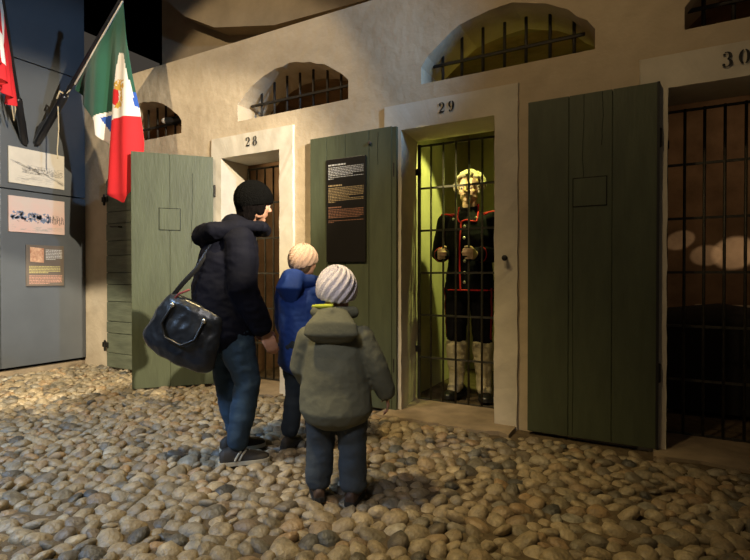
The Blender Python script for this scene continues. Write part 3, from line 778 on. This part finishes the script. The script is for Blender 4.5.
def person(name, label, cat, loc, rz, J, sk, mats, voxel=.007):
    t = thing(name, label, cat, loc, rz)
    bm = bmesh.new(); k = J['k']
    R = Euler(J['head_rot']).to_matrix(); hc, hh = V(J['head']), J['hh']
    head(bm, hc, R, hh)
    nb = V(J['neck']); tube(bm, [nb-V((0, 0, .05*k)), nb, hc+R @ V((0, -.05*hh, -.2*hh))], [.075*k, .06*k, .055*k], 14)
    pv, ch = V(J['pelvis']), V(J['chest'])
    tube(bm, [pv-V((0, 0, .04*k)), pv, (pv+ch)/2, ch, nb-V((0, 0, .03*k))], [(.13*k, .09*k), (.145*k, .10*k), (.12*k, .09*k), (.15*k, .10*k), (.07*k, .06*k)], 20)
    for s in ('l', 'r'):
        sh, el, wr = V(J['sh'+s]), V(J['el'+s]), V(J['wr'+s])
        tube(bm, [sh, (sh+el)/2, el, (el*.6+wr*.4), wr], [.045*k, .042*k, .034*k, .034*k, .023*k], 12)
        tube(bm, [ch+V((0, 0, .02)), sh], [.06*k, .05*k], 10)
        hd_, hn_, ht_, hcurl = J['hand'+s]; hand(bm, wr, hd_, hn_, ht_, J['hs'], hcurl, r=.0085 if k > .9 else .0095)
        hp, kn, an = V(J['hp'+s]), V(J['kn'+s]), V(J['an'+s])
        tube(bm, [hp, (hp+kn)/2, kn, kn*.65+an*.35, an], [.075*k, .065*k, .05*k, .05*k, .032*k], 14)
        fd = V(J['ft'+s]); tube(bm, [an-V((0, 0, .0)), an+V((0, 0, -.03*k)), an+fd*.05*k+V((0, 0, -.045*k))], [.028*k, .026*k, .018*k], 10)
    me = fuse(bm, 'body', voxel, 3); head_dents(me, hc, R, hh)
    obj('body', me, sk, t, True)
    for s in (1, -1):
        e = hc+R @ (V((s*.14, .315, .035))*hh); bm = bmesh.new(); ell(bm, e, (.052*hh,)*3, None, 14, 10); eo = obj('eye', bm, M['eyew'], t, True)
        bm = bmesh.new(); ell(bm, e+R @ (V((0, .042, -.003))*hh), (.024*hh,)*3, None, 10, 8); obj('iris', bm, M['eyed'], eo, True)
    return t, R, hc, hh

def legs_mesh(J, k, r, bottom, crease=.006, seed=0, seat=(.16, .12), voxel=.009):
    bm = bmesh.new(); pv = V(J['pelvis'])
    tube(bm, [pv+V((0, 0, .05*k)), pv-V((0, 0, .02*k)), pv-V((0, 0, .09*k))], [seat, (seat[0]*1.02, seat[1]*1.05), (seat[0]*.9, seat[1]*.9)], 20)
    for s in ('l', 'r'):
        hp, kn, an = V(J['hp'+s]), V(J['kn'+s]), V(J['an'+s]); e = an+V((0, 0, bottom))
        tube(bm, [hp, hp*.5+kn*.5, kn, kn*.5+an*.5, e], r, 18)
    me = fuse(bm, 'trousers', voxel, 3); folds(me, crease, (10, 10, 22), seed); return me

# ---- mannequin in cell 29
ML = V((-1.372, .66, .02)); mr = radians(182)
def toL(p):  # world to mannequin-local
    return Matrix.Rotation(-mr, 3, 'Z') @ (V(p)-ML)
hl = toL((-1.493+.0, .36, 1.225)); hr = toL((-1.284, .36, 1.222))
# facing the viewer: his left hand is on the viewer's right
k = 1.04
J = dict(k=k, head=(-.01, .05, 1.745), hh=.25, head_rot=(radians(-4), 0, radians(-2)), neck=(0, .0, 1.58), chest=(0, 0, 1.40), pelvis=(0, -.01, 1.02), hs=1.12,
         shl=(-.20, 0, 1.50), shr=(.20, 0, 1.50))
def grip(p, side):
    # bar passes at p; palm direction forward(+y local), palm faces inward
    return V(p)+V((side*.034, -.085, -.005))
J['wrr'] = grip(hl, 1); J['wrl'] = grip(hr, -1)
J['elr'] = (.28, -.02, 1.20); J['ell'] = (-.27, -.04, 1.19)
J['handr'] = ((0, 1, 0), (-1, 0, 0), 1, (.7, 1.1, .9)); J['handl'] = ((0, 1, 0), (1, 0, 0), -1, (.7, 1.1, .9))
J.update(hpl=(-.10, 0, .97), hpr=(.10, 0, .97), knl=(-.12, .03, .54), knr=(.10, .05, .54), anl=(-.13, .0, .10), anr=(.10, .03, .10), ftl=(-.35, .9, 0), ftr=(.3, .95, 0))
t, R, hc, hh = person('mannequin', 'mannequin of a grey-haired prisoner in dark uniform with red piping gripping the bars', 'mannequin', ML, mr, J, M['skinm'], M)
# tunic
bm = bmesh.new()
tube(bm, [(0, 0, .885), (0, 0, 1.02), (0, 0, 1.18), (0, .0, 1.36), (0, 0, 1.49), (0, 0, 1.57)], [(.205, .15), (.20, .145), (.178, .135), (.21, .15), (.19, .125), (.08, .08)], 28)
for s in ('l', 'r'):
    sh, el, wr = V(J['sh'+s]), V(J['el'+s]), V(J['wr'+s]); w2 = el+(wr-el)*.88
    tube(bm, [sh+V((0, 0, .005)), (sh+el)/2, el, (el+w2)/2, w2], [.082, .074, .066, .062, .052], 16)
me = fuse(bm, 'tunic', .009, 4); folds(me, .006, (8, 8, 10), 2); tunic = obj('tunic', me, M['navy'], t, True)
bv = bvh_of(me)
bm = bmesh.new(); tube(bm, [(0, -.01, 1.54), (0, .0, 1.585), (0, .012, 1.615)], [(.082, .082), (.078, .078), (.082, .08)], 20, cap=False); co_ = obj('collar', bm, M['navy'], t, True)
# piping: collar edge to a lapel corner, placket, shoulder straps, hem
def pipe(pts, r=.0065, nm='piping', par=None, m='red'):
    pts = [p for p in pts if abs(V(p).x) < .5 and abs(V(p).y) < .35]
    bm = bmesh.new(); tube(bm, pts, r, 8); return obj(nm, bm, M[m], par or tunic, True)
def fr(x, z): return snap(bv, (x, 1.0, z), (0, -1, 0), .003)
pipe([(-.083, .02, 1.618), (-.088, .045, 1.57), fr(-.095, 1.50), fr(-.092, 1.468), fr(-.05, 1.474), fr(-.01, 1.485), fr(.025, 1.475), fr(.034, 1.45)]+[fr(.030+.012*sin((1.45-z)*5.5), z) for z in np.linspace(1.42, .90, 24)])
pipe([(.078, .045, 1.60), fr(.075, 1.52), fr(.055, 1.475), fr(.028, 1.46)], .0055)
for s in (1, -1):
    pts = [snap(bv, (s*x, y, 2.0), (0, 0, -1), .003) for x, y in ((.14, .04), (.18, .045), (.235, .04), (.25, .0), (.235, -.04), (.15, -.04))]
    pipe(pts, .0075)
    bm = bmesh.new(); tube(bm, [snap(bv, (s*x, 0, 2.0), (0, 0, -1), -.002) for x in (.12, .16, .20, .24)], [(.03, .010), (.034, .010), (.036, .010), (.03, .01)], 10, ax=(0, 1, 0)); obj('shoulder_strap', bm, M['redcloth'], tunic, True)
pipe([snap(bv, (1.0*cos(a), 1.0*sin(a), .905), (-cos(a), -sin(a), 0), .002) for a in [radians(x) for x in range(0, 361, 15)]], .006)
for z in (1.43, 1.335, 1.24, 1.145, 1.05, .97):
    bm = bmesh.new(); p = fr(.0, z); ell(bm, p, (.013, .006, .013), None, 12, 8); obj('button', bm, M['silver'], tunic, True)
for s in (.11, -.085):
    bm = bmesh.new(); ell(bm, fr(s, 1.50), (.012, .006, .012), None, 12, 8); obj('collar_button', bm, M['silver'], tunic, True)
# cuffs with piping
for s in ('l', 'r'):
    el, wr = V(J['el'+s]), V(J['wr'+s]); d_ = (wr-el).normalized(); w2 = el+(wr-el)*.80
    bm = bmesh.new(); tube(bm, [w2, w2+d_*.05], [.062, .058], 16, cap=False); obj('cuff', bm, M['navy'], tunic, True)
    bm = bmesh.new(); tube(bm, [w2-d_*.006, w2+d_*.002], [.0645, .0645], 16, cap=False); obj('cuff_piping', bm, M['red'], tunic, True)
me = legs_mesh(J, k, [.11, .098, .082, .074, .068], .22, .006, 4, (.17, .125)); tr_ = obj('trousers', me, M['navy'], t, True); bv2 = bvh_of(me)
for s, x in ((1, .10), (-1, -.12)):
    pts = [snap(bv2, (s*1.0, .05, z), (-s, 0, 0), .001) for z in np.linspace(.92, .50, 14)]
    bm = bmesh.new(); tube(bm, pts, (.004, .024), 8, ax=(1, 0, 0)); obj('red_stripe', bm, M['redcloth'], tr_, True)
for s in ('l', 'r'):
    kn, an = V(J['kn'+s]), V(J['an'+s])
    bm = bmesh.new(); tube(bm, [kn*.80+an*.20, kn*.5+an*.5, kn*.2+an*.8, an+V((0, .015, -.01)), an+V(J['ft'+s])*.06+V((0, 0, -.045))], [.092, .082, .066, .062, (.055, .05)], 18)
    g = fuse(bm, 'gaiter', .008, 3); folds(g, .005, (12, 12, 30), 7); obj('gaiter', g, M['gaiter'], t, True)
    a = atan2(-J['ft'+s][0], J['ft'+s][1]); shoe(t, (an.x, an.y, 0), a, .29, M['leather'], M['soleblack'], w=.055)
# curly hair and short beard
bm = bmesh.new(); rr = random.Random(11)
for i in range(210):
    ph = rr.uniform(0, 2*pi); zt = rr.uniform(-.25, 1); th = math.acos(max(-1, min(1, zt)))
    p = V((sin(th)*cos(ph)*.50, sin(th)*sin(ph)*.48-.09, cos(th)*.45+.17))
    if p.y > .10 and p.z < .36: continue
    if p.z < -.2 and p.y > -.05: continue
    ell(bm, hc+R @ (p*hh), (rr.uniform(.05, .085)*hh,)*3, None, 8, 6)
for s in (1, -1):
    for q in ((.335, .10, .10), (.35, .06, .0), (.35, .03, -.10)): ell(bm, hc+R @ (V((s*q[0], q[1], q[2]))*hh), (.05*hh,)*3, None, 8, 6)
obj('hair', fuse(bm, 'hair', .006, 2), M['hair_grey'], t, True)
for s in (1, -1):
    bm = bmesh.new(); tube(bm, [hc+R @ (V((s*.07, .385, .125))*hh), hc+R @ (V((s*.15, .375, .150))*hh), hc+R @ (V((s*.23, .30, .125))*hh)], .014*hh, 6); obj('eyebrow', bm, M['hair_grey'], t, True)
bm = bmesh.new(); tube(bm, [hc+R @ (V((x, .365+.03*(1-abs(x)*6), -.175-abs(x)*.35))*hh) for x in (-.12, -.06, 0, .06, .12)], .013*hh, 8); obj('moustache', bm, M['hair_grey'], t, True)

# ---- woman
WL = V((-2.080, -1.35, .03)); wr_ = radians(-34)
k = .86
J = dict(k=k, head=(.0, .115, 1.425), hh=.222, head_rot=(radians(-6), 0, radians(14)), neck=(0, .03, 1.29), chest=(0, -.015, 1.13), pelvis=(0, -.05, .80), hs=.9,
         shl=(-.165, .0, 1.215), shr=(.165, -.01, 1.215), ell=(-.21, .0, .96), elr=(.215, .0, .95), wrl=(-.15, .12, .74), wrr=(.19, .12, .71),
         hpl=(-.08, -.05, .76), hpr=(.085, -.04, .76), knl=(-.105, -.03, .42), knr=(.10, .05, .42), anl=(-.12, .03, .085), anr=(.10, -.01, .085), ftl=(-.1, 1, 0), ftr=(.12, 1, 0))
J['handr'] = ((0, .45, -.9), (-1, 0, 0), 1, (.3, .4, .3)); J['handl'] = ((0, .6, -.8), (1, 0, 0), -1, (.3, .4, .3))
t, R, hc, hh = person('person', 'woman in dark jacket, black cap and blue jeans with a shoulder bag, facing the cells', 'person', WL, wr_, J, M['skin'], M)
bm = bmesh.new()
tube(bm, [(0, -.05, .69), (0, -.055, .80), (0, -.06, .95), (0, -.035, 1.10), (0, -.01, 1.20), (0, .02, 1.29)], [(.19, .165), (.195, .175), (.185, .17), (.20, .165), (.18, .14), (.10, .10)], 28)
for s in ('l', 'r'):
    sh, el, wr = V(J['sh'+s]), V(J['el'+s]), V(J['wr'+s]); w2 = el+(wr-el)*.9
    tube(bm, [sh, (sh+el)/2, el, (el+w2)/2, w2], [.085, .080, .074, .068, .058], 16)
me = fuse(bm, 'jacket', .009, 4); folds(me, .010, (7, 7, 12), 5); jk = obj('jacket', me, M['jacket'], t, True)
bm = bmesh.new(); tube(bm, [(.15, .10, 1.285), (.165, -.02, 1.28), (.13, -.13, 1.255), (0, -.175, 1.235), (-.13, -.13, 1.255), (-.165, -.02, 1.28), (-.14, .10, 1.285)], [.030, .042, .052, .060, .052, .042, .030], 14, ax=(0, 0, 1))
tube(bm, [(0, -.12, 1.27), (0, -.16, 1.18)], [(.12, .05), (.07, .03)], 12); tube(bm, [(.10, .13, 1.29), (0, .17, 1.28), (-.10, .13, 1.29)], .038, 10, ax=(0, 0, 1))
me = fuse(bm, 'hood', .009, 3); folds(me, .010, (14, 14, 14), 8); obj('hood', me, M['jacket'], jk, True)
obj('trousers', legs_mesh(J, k, [.105, .092, .070, .070, .056], .01, .007, 9, (.165, .135)), M['jeans'], t, True)
for s in ('l', 'r'):
    an = V(J['an'+s]); shoe(t, (an.x, an.y+.01, -.03+.012), atan2(-J['ft'+s][0], J['ft'+s][1]), .275, M['shoe'], M['sole'], True, laces=True)
knit_hat(hc, R, hh, M['knitblack'], t, ribs=40, spiral=0, amp=.002, scale=1.20, z0=0)
bm = bmesh.new(); ell(bm, hc+R @ (V((0, -.17, -.06))*hh), (.35*hh, .30*hh, .40*hh), R); ell(bm, hc+R @ (V((0, -.2, -.28))*hh), (.28*hh, .22*hh, .26*hh), R)
for s in (1, -1): ell(bm, hc+R @ (V((s*.30, .02, -.05))*hh), (.07*hh, .14*hh, .26*hh), R)
me = fuse(bm, 'hair', .007, 3); folds(me, .006, (30, 30, 8), 3); obj('hair', me, M['hair_dark'], t, True)

# ---- child in blue jacket
k = .66
BL = V((-1.855, -1.03, .02)); br = radians(0)
J = dict(k=k, head=(0, .03, 1.10), hh=.19, head_rot=(radians(2), 0, radians(-4)), neck=(0, .0, 1.00), chest=(0, 0, .86), pelvis=(0, -.01, .62), hs=.68,
         shl=(-.125, 0, .935), shr=(.125, 0, .935), ell=(-.17, .03, .75), elr=(.165, .05, .75), wrl=(-.16, .10, .60), wrr=(.15, .12, .60),
         hpl=(-.06, 0, .58), hpr=(.06, 0, .58), knl=(-.065, .02, .33), knr=(.07, .03, .33), anl=(-.075, -.02, .07), anr=(.075, .03, .07), ftl=(-.1, 1, 0), ftr=(.1, 1, 0))
J['handr'] = ((0, .3, -.95), (-1, 0, 0), 1, (.3, .4, .3)); J['handl'] = ((0, .3, -.95), (1, 0, 0), -1, (.3, .4, .3))
t, R, hc, hh = person('person', 'child in bright blue jacket and beige knitted hat, standing between the adult and other child', 'person', BL, br, J, M['skin'], M, .006)
bm = bmesh.new()
tube(bm, [(0, 0, .50), (0, 0, .60), (0, 0, .75), (0, 0, .87), (0, 0, .95), (0, 0, 1.0)], [(.150, .115), (.148, .115), (.145, .115), (.145, .115), (.115, .09), (.06, .06)], 24)
for s in ('l', 'r'):
    sh, el, wr = V(J['sh'+s]), V(J['el'+s]), V(J['wr'+s]); w2 = el+(wr-el)*.9
    tube(bm, [sh, (sh+el)/2, el, (el+w2)/2, w2], [.060, .057, .053, .050, .043], 14)
me = fuse(bm, 'jacket', .008, 4); folds(me, .008, (10, 10, 12), 6); jk = obj('jacket', me, M['bluecoat'], t, True)
bm = bmesh.new(); tube(bm, [(.08, .07, .995), (.10, -.02, .995), (0, -.10, .985), (-.10, -.02, .995), (-.08, .07, .995)], [.025, .04, .055, .04, .025], 12, ax=(0, 0, 1)); tube(bm, [(0, -.075, 1.035), (0, -.12, .95), (0, -.10, .88)], [(.08, .045), (.095, .045), (.05, .02)], 14)
obj('hood', fuse(bm, 'hood', .008, 3), M['bluecoat'], jk, True)
obj('trousers', legs_mesh(J, k, [.075, .070, .058, .056, .052], .01, .006, 12, (.12, .10)), M['jeans_dark'], t, True)
for s in ('l', 'r'):
    an = V(J['an'+s]); shoe(t, (an.x, an.y, -.02+.012), atan2(-J['ft'+s][0], J['ft'+s][1]), .19, M['shoe'], M['soleblack'], w=.05)
knit_hat(hc, R, hh, M['knitbeige'], t, ribs=15, spiral=12, amp=.004, scale=1.20)
bm = bmesh.new(); ell(bm, hc+R @ (V((0, -.14, -.05))*hh), (.33*hh, .28*hh, .34*hh), R); obj('hair', bm, M['hair_brown'], t, True)

# ---- child in grey-green coat
k = .60
GL = V((-1.285, -1.515, .02)); gr = radians(24)
J = dict(k=k, head=(0, .03, .940), hh=.195, head_rot=(radians(-2), 0, radians(14)), neck=(0, .0, .855), chest=(0, 0, .72), pelvis=(0, -.01, .47), hs=.62,
         shl=(-.115, 0, .75), shr=(.115, 0, .75), ell=(-.165, .03, .60), elr=(.19, .01, .60), wrl=(-.14, .13, .50), wrr=(.235, .05, .47),
         hpl=(-.07, 0, .44), hpr=(.07, 0, .44), knl=(-.075, .03, .26), knr=(.075, .02, .26), anl=(-.085, .02, .065), anr=(.085, -.01, .065), ftl=(-.3, .95, 0), ftr=(.15, 1, 0))
J['handr'] = ((.1, .2, -.95), (-1, 0, 0), 1, (.3, .4, .3)); J['handl'] = ((0, .6, -.8), (1, 0, 0), -1, (.3, .4, .3))
t, R, hc, hh = person('person', 'small child in grey-green hooded coat and white knitted hat, seen from behind', 'person', GL, gr, J, M['skin'], M, .006)
bm = bmesh.new()
tube(bm, [(0, 0, .41), (0, 0, .48), (0, 0, .60), (0, 0, .70), (0, 0, .775), (0, .0, .84)], [(.170, .135), (.165, .13), (.150, .12), (.140, .112), (.115, .09), (.065, .065)], 24)
for s in ('l', 'r'):
    sh, el, wr = V(J['sh'+s]), V(J['el'+s]), V(J['wr'+s]); w2 = el+(wr-el)*.95
    tube(bm, [sh, (sh+el)/2, el, (el+w2)/2, w2], [.062, .060, .056, .052, .045], 14)
me = fuse(bm, 'coat', .008, 4); folds(me, .006, (8, 8, 9), 3); jk = obj('coat', me, M['olive'], t, True)
bm = bmesh.new(); tube(bm, [(0, -.075, .86), (0, -.112, .81), (0, -.12, .77), (0, -.105, .735)], [(.075, .03), (.115, .036), (.125, .030), (.09, .012)], 24)
tube(bm, [(.075, .05, .86), (.09, -.02, .86), (0, -.085, .855), (-.09, -.02, .86), (-.075, .05, .86)], [.02, .028, .035, .028, .02], 12, ax=(0, 0, 1))
obj('hood', fuse(bm, 'hood', .007, 3), M['olive'], jk, True)
bm = bmesh.new(); tube(bm, [(-.085, .05, .882), (-.10, -.01, .884), (-.06, -.065, .89), (.0, -.085, .892)], .010, 8, ax=(0, 0, 1)); ln = obj('collar_lining', bm, M['lime_lining'], jk, True); ln['label'] = 'yellow-green collar lining'
obj('trousers', legs_mesh(J, k, [.078, .074, .066, .064, .060], .0, .007, 14, (.12, .10)), M['jeans_grey'], t, True)
for s in ('l', 'r'):
    an = V(J['an'+s]); shoe(t, (an.x, an.y, -.02+.012), atan2(-J['ft'+s][0], J['ft'+s][1]), .18, M['shoebrown'], M['soleblack'], w=.055)
knit_hat(hc, R, hh, M['knitwhite'], t, ribs=15, spiral=14, amp=.0042, scale=1.34)

# ---- shoulder bag on the woman's back hip
F = V((-sin(YAW), cos(YAW), 0)); RT = V((cos(YAW), sin(YAW), 0)); UP = V((0, 0, 1))
bc = V((-2.185, -1.60, .755))
t = thing('handbag', 'glossy black handbag with round handles hanging at the back of the woman', 'bag', bc)
rz = radians(-12+29.2); t.rotation_euler = (0, radians(24), rz)
bm = bmesh.new()
tube(bm, [(0, 0, -.145), (0, 0, -.12), (0, 0, .02), (0, .0, .12), (0, 0, .145)], [(.205, .06), (.225, .072), (.21, .065), (.175, .04), (.16, .022)], 28)
me = fuse(bm, 'bag', .008, 3); folds(me, .010, (10, 10, 8), 15); bo = obj('bag_body', me, M['bag'], t, True)
for s in (1, -1):
    bm = bmesh.new(); tube(bm, [(-.10, s*.050, .10), (-.105, s*.075, .0), (-.05, s*.088, -.055), (.05, s*.088, -.055), (.105, s*.075, .0), (.10, s*.05, .10)], .0085, 8, ax=(0, 1, 0)); obj('handle', bm, M['leather'], t, True)
    for x in (-.10, .10):
        bm = bmesh.new(); ell(bm, (x, s*.052, .105), (.014, .008, .014), None, 12, 8); obj('handle_ring', bm, M['silver'], t, True)
bm = bmesh.new(); tube(bm, [(-.15, -.01, .135), (0, -.01, .15), (.15, -.01, .135)], (.006, .012), 8, ax=(0, 1, 0)); obj('zip', bm, M['iron'], t, True)
iv = (Matrix.Translation(bc) @ Euler((0, radians(24), rz)).to_matrix().to_4x4()).inverted()
shw = WL+Matrix.Rotation(wr_, 3, 'Z') @ V((.12, -.02, 1.315))
bk = WL+Matrix.Rotation(wr_, 3, 'Z') @ V((.10, -.22, 1.05)); bk2 = WL+Matrix.Rotation(wr_, 3, 'Z') @ V((.24, .10, 1.10)); bk3 = WL+Matrix.Rotation(wr_, 3, 'Z') @ V((.30, -.02, .9))
bm = bmesh.new(); tube(bm, [V((-.15, 0, .13)), V((-.12, .0, .22)), iv @ bk, iv @ (shw+V((-.05, -.04, -.03)))], (.014, .004), 8, ax=(1, 0, 0)); obj('strap', bm, M['leather'], t, True)
bm = bmesh.new(); tube(bm, [(-.12, -.02, .13), (-.10, -.03, .17), (-.06, -.02, .21)], .006, 8); so = obj('strap_tie', bm, M['strapred'], t, True); so['label'] = 'reddish strap tie'

# ------------------------------------------------------------------ lights
def spot(name, loc, target, energy, col, size=60, blend=.5, rad=.05):
    l = bpy.data.lights.new(name, 'SPOT'); l.energy = energy; l.color = col; l.spot_size = radians(size); l.spot_blend = blend; l.shadow_soft_size = rad
    o = bpy.data.objects.new(name, l); C.objects.link(o); o.location = loc; o.rotation_euler = (V(target)-V(loc)).to_track_quat('-Z', 'Y').to_euler(); return o
def area(name, loc, target, energy, col, sx, sy):
    l = bpy.data.lights.new(name, 'AREA'); l.shape = 'RECTANGLE'; l.size = sx; l.size_y = sy; l.energy = energy; l.color = col
    o = bpy.data.objects.new(name, l); C.objects.link(o); o.location = loc; o.rotation_euler = (V(target)-V(loc)).to_track_quat('-Z', 'Y').to_euler(); return o
WARM = (1, .74, .42)
spot('key_left', (1.6, -2.4, 3.1), (-5.2, -.55, 1.35), 2600, (1, .86, .64), 34, .35, .03)
spot('blue_right', (2.6, -1.7, 3.3), (-4.5, -.4, 2.35), 900, (.35, .60, 1), 31, .5, .06)
spot('blue_floor', (-3.6, -4.4, 3.2), (-3.0, -2.4, 0), 900, (.42, .64, 1), 56, .9, .3)
spot('floor_warm', (-2.2, -2.6, 4.6), (-2.5, -1.7, 0), 640, (1, .76, .36), 74, .8, .12)
spot('wall_warm', (-3.9, -2.7, 4.8), (-3.8, 0, 2.2), 300, (1, .80, .52), 60, .25, .03)
spot('wall_mid', (-1.2, -3.0, 4.6), (-1.3, 0, 1.9), 115, (1, .72, .38), 84, .8, .1)
spot('floor_left', (-3.2, -3.4, 3.9), (-5.45, -.70, 0), 1500, (1, .90, .72), 27, .3, .03)
spot('fill', (-.6, -4.3, 3.3), (-1.5, -1.5, .75), 240, (.95, .90, .90), 28, .9, .3)
spot('cell27', (-4.6, .7, 2.95), (-4.9, 2.4, 1.9), 40, (1, .75, .45), 140, .6, .05)
spot('cell_green', (-1.0, .50, 2.85), (-1.85, .72, 1.2), 190, (.88, .95, .22), 44, .25, .03)
spot('cell_face', (-1.66, .46, 2.12), (-1.38, .64, 1.74), 7, (1, .90, .34), 60, .8, .02)
spot('cell_front', (-1.95, -2.5, 2.75), (-1.39, .62, 1.80), 850, (1, .86, .42), 7, .8, .02)
spot('cell_glow', (-1.45, .48, 2.9), (-1.4, 1.2, 0), 7, (.80, .9, .15), 120, .9, .05)
spot('cell30', (1.35, .55, 1.50), (.60, 1.75, 1.24), 40, (1, .80, .56), 12, .45, .004)
spot('cell30', (1.35, .55, 1.80), (.20, 1.75, 1.36), 30, (1, .80, .56), 6, .45, .004)
spot('cell30', (1.50, .55, 1.30), (.40, 1.75, 1.22), 28, (1, .80, .56), 7, .45, .004)
spot('cell30_glow', (1.2, .6, 2.6), (.5, 1.75, 1.4), 9, (1, .66, .38), 110, .9, .05)
spot('cell28', (-3.0, .6, 2.7), (-3.2, 2.4, 1.2), 30, (1, .70, .38), 130, .6, .05)
w = bpy.data.worlds.new('world'); S.world = w; w.use_nodes = True
w.node_tree.nodes['Background'].inputs[0].default_value = (1, .85, .7, 1); w.node_tree.nodes['Background'].inputs[1].default_value = .05
S.view_settings.view_transform = 'Standard'; S.view_settings.look = 'None'; S.view_settings.gamma = 1; S.view_settings.exposure = 0
try: S.view_settings.use_curve_mapping = False
except Exception: pass
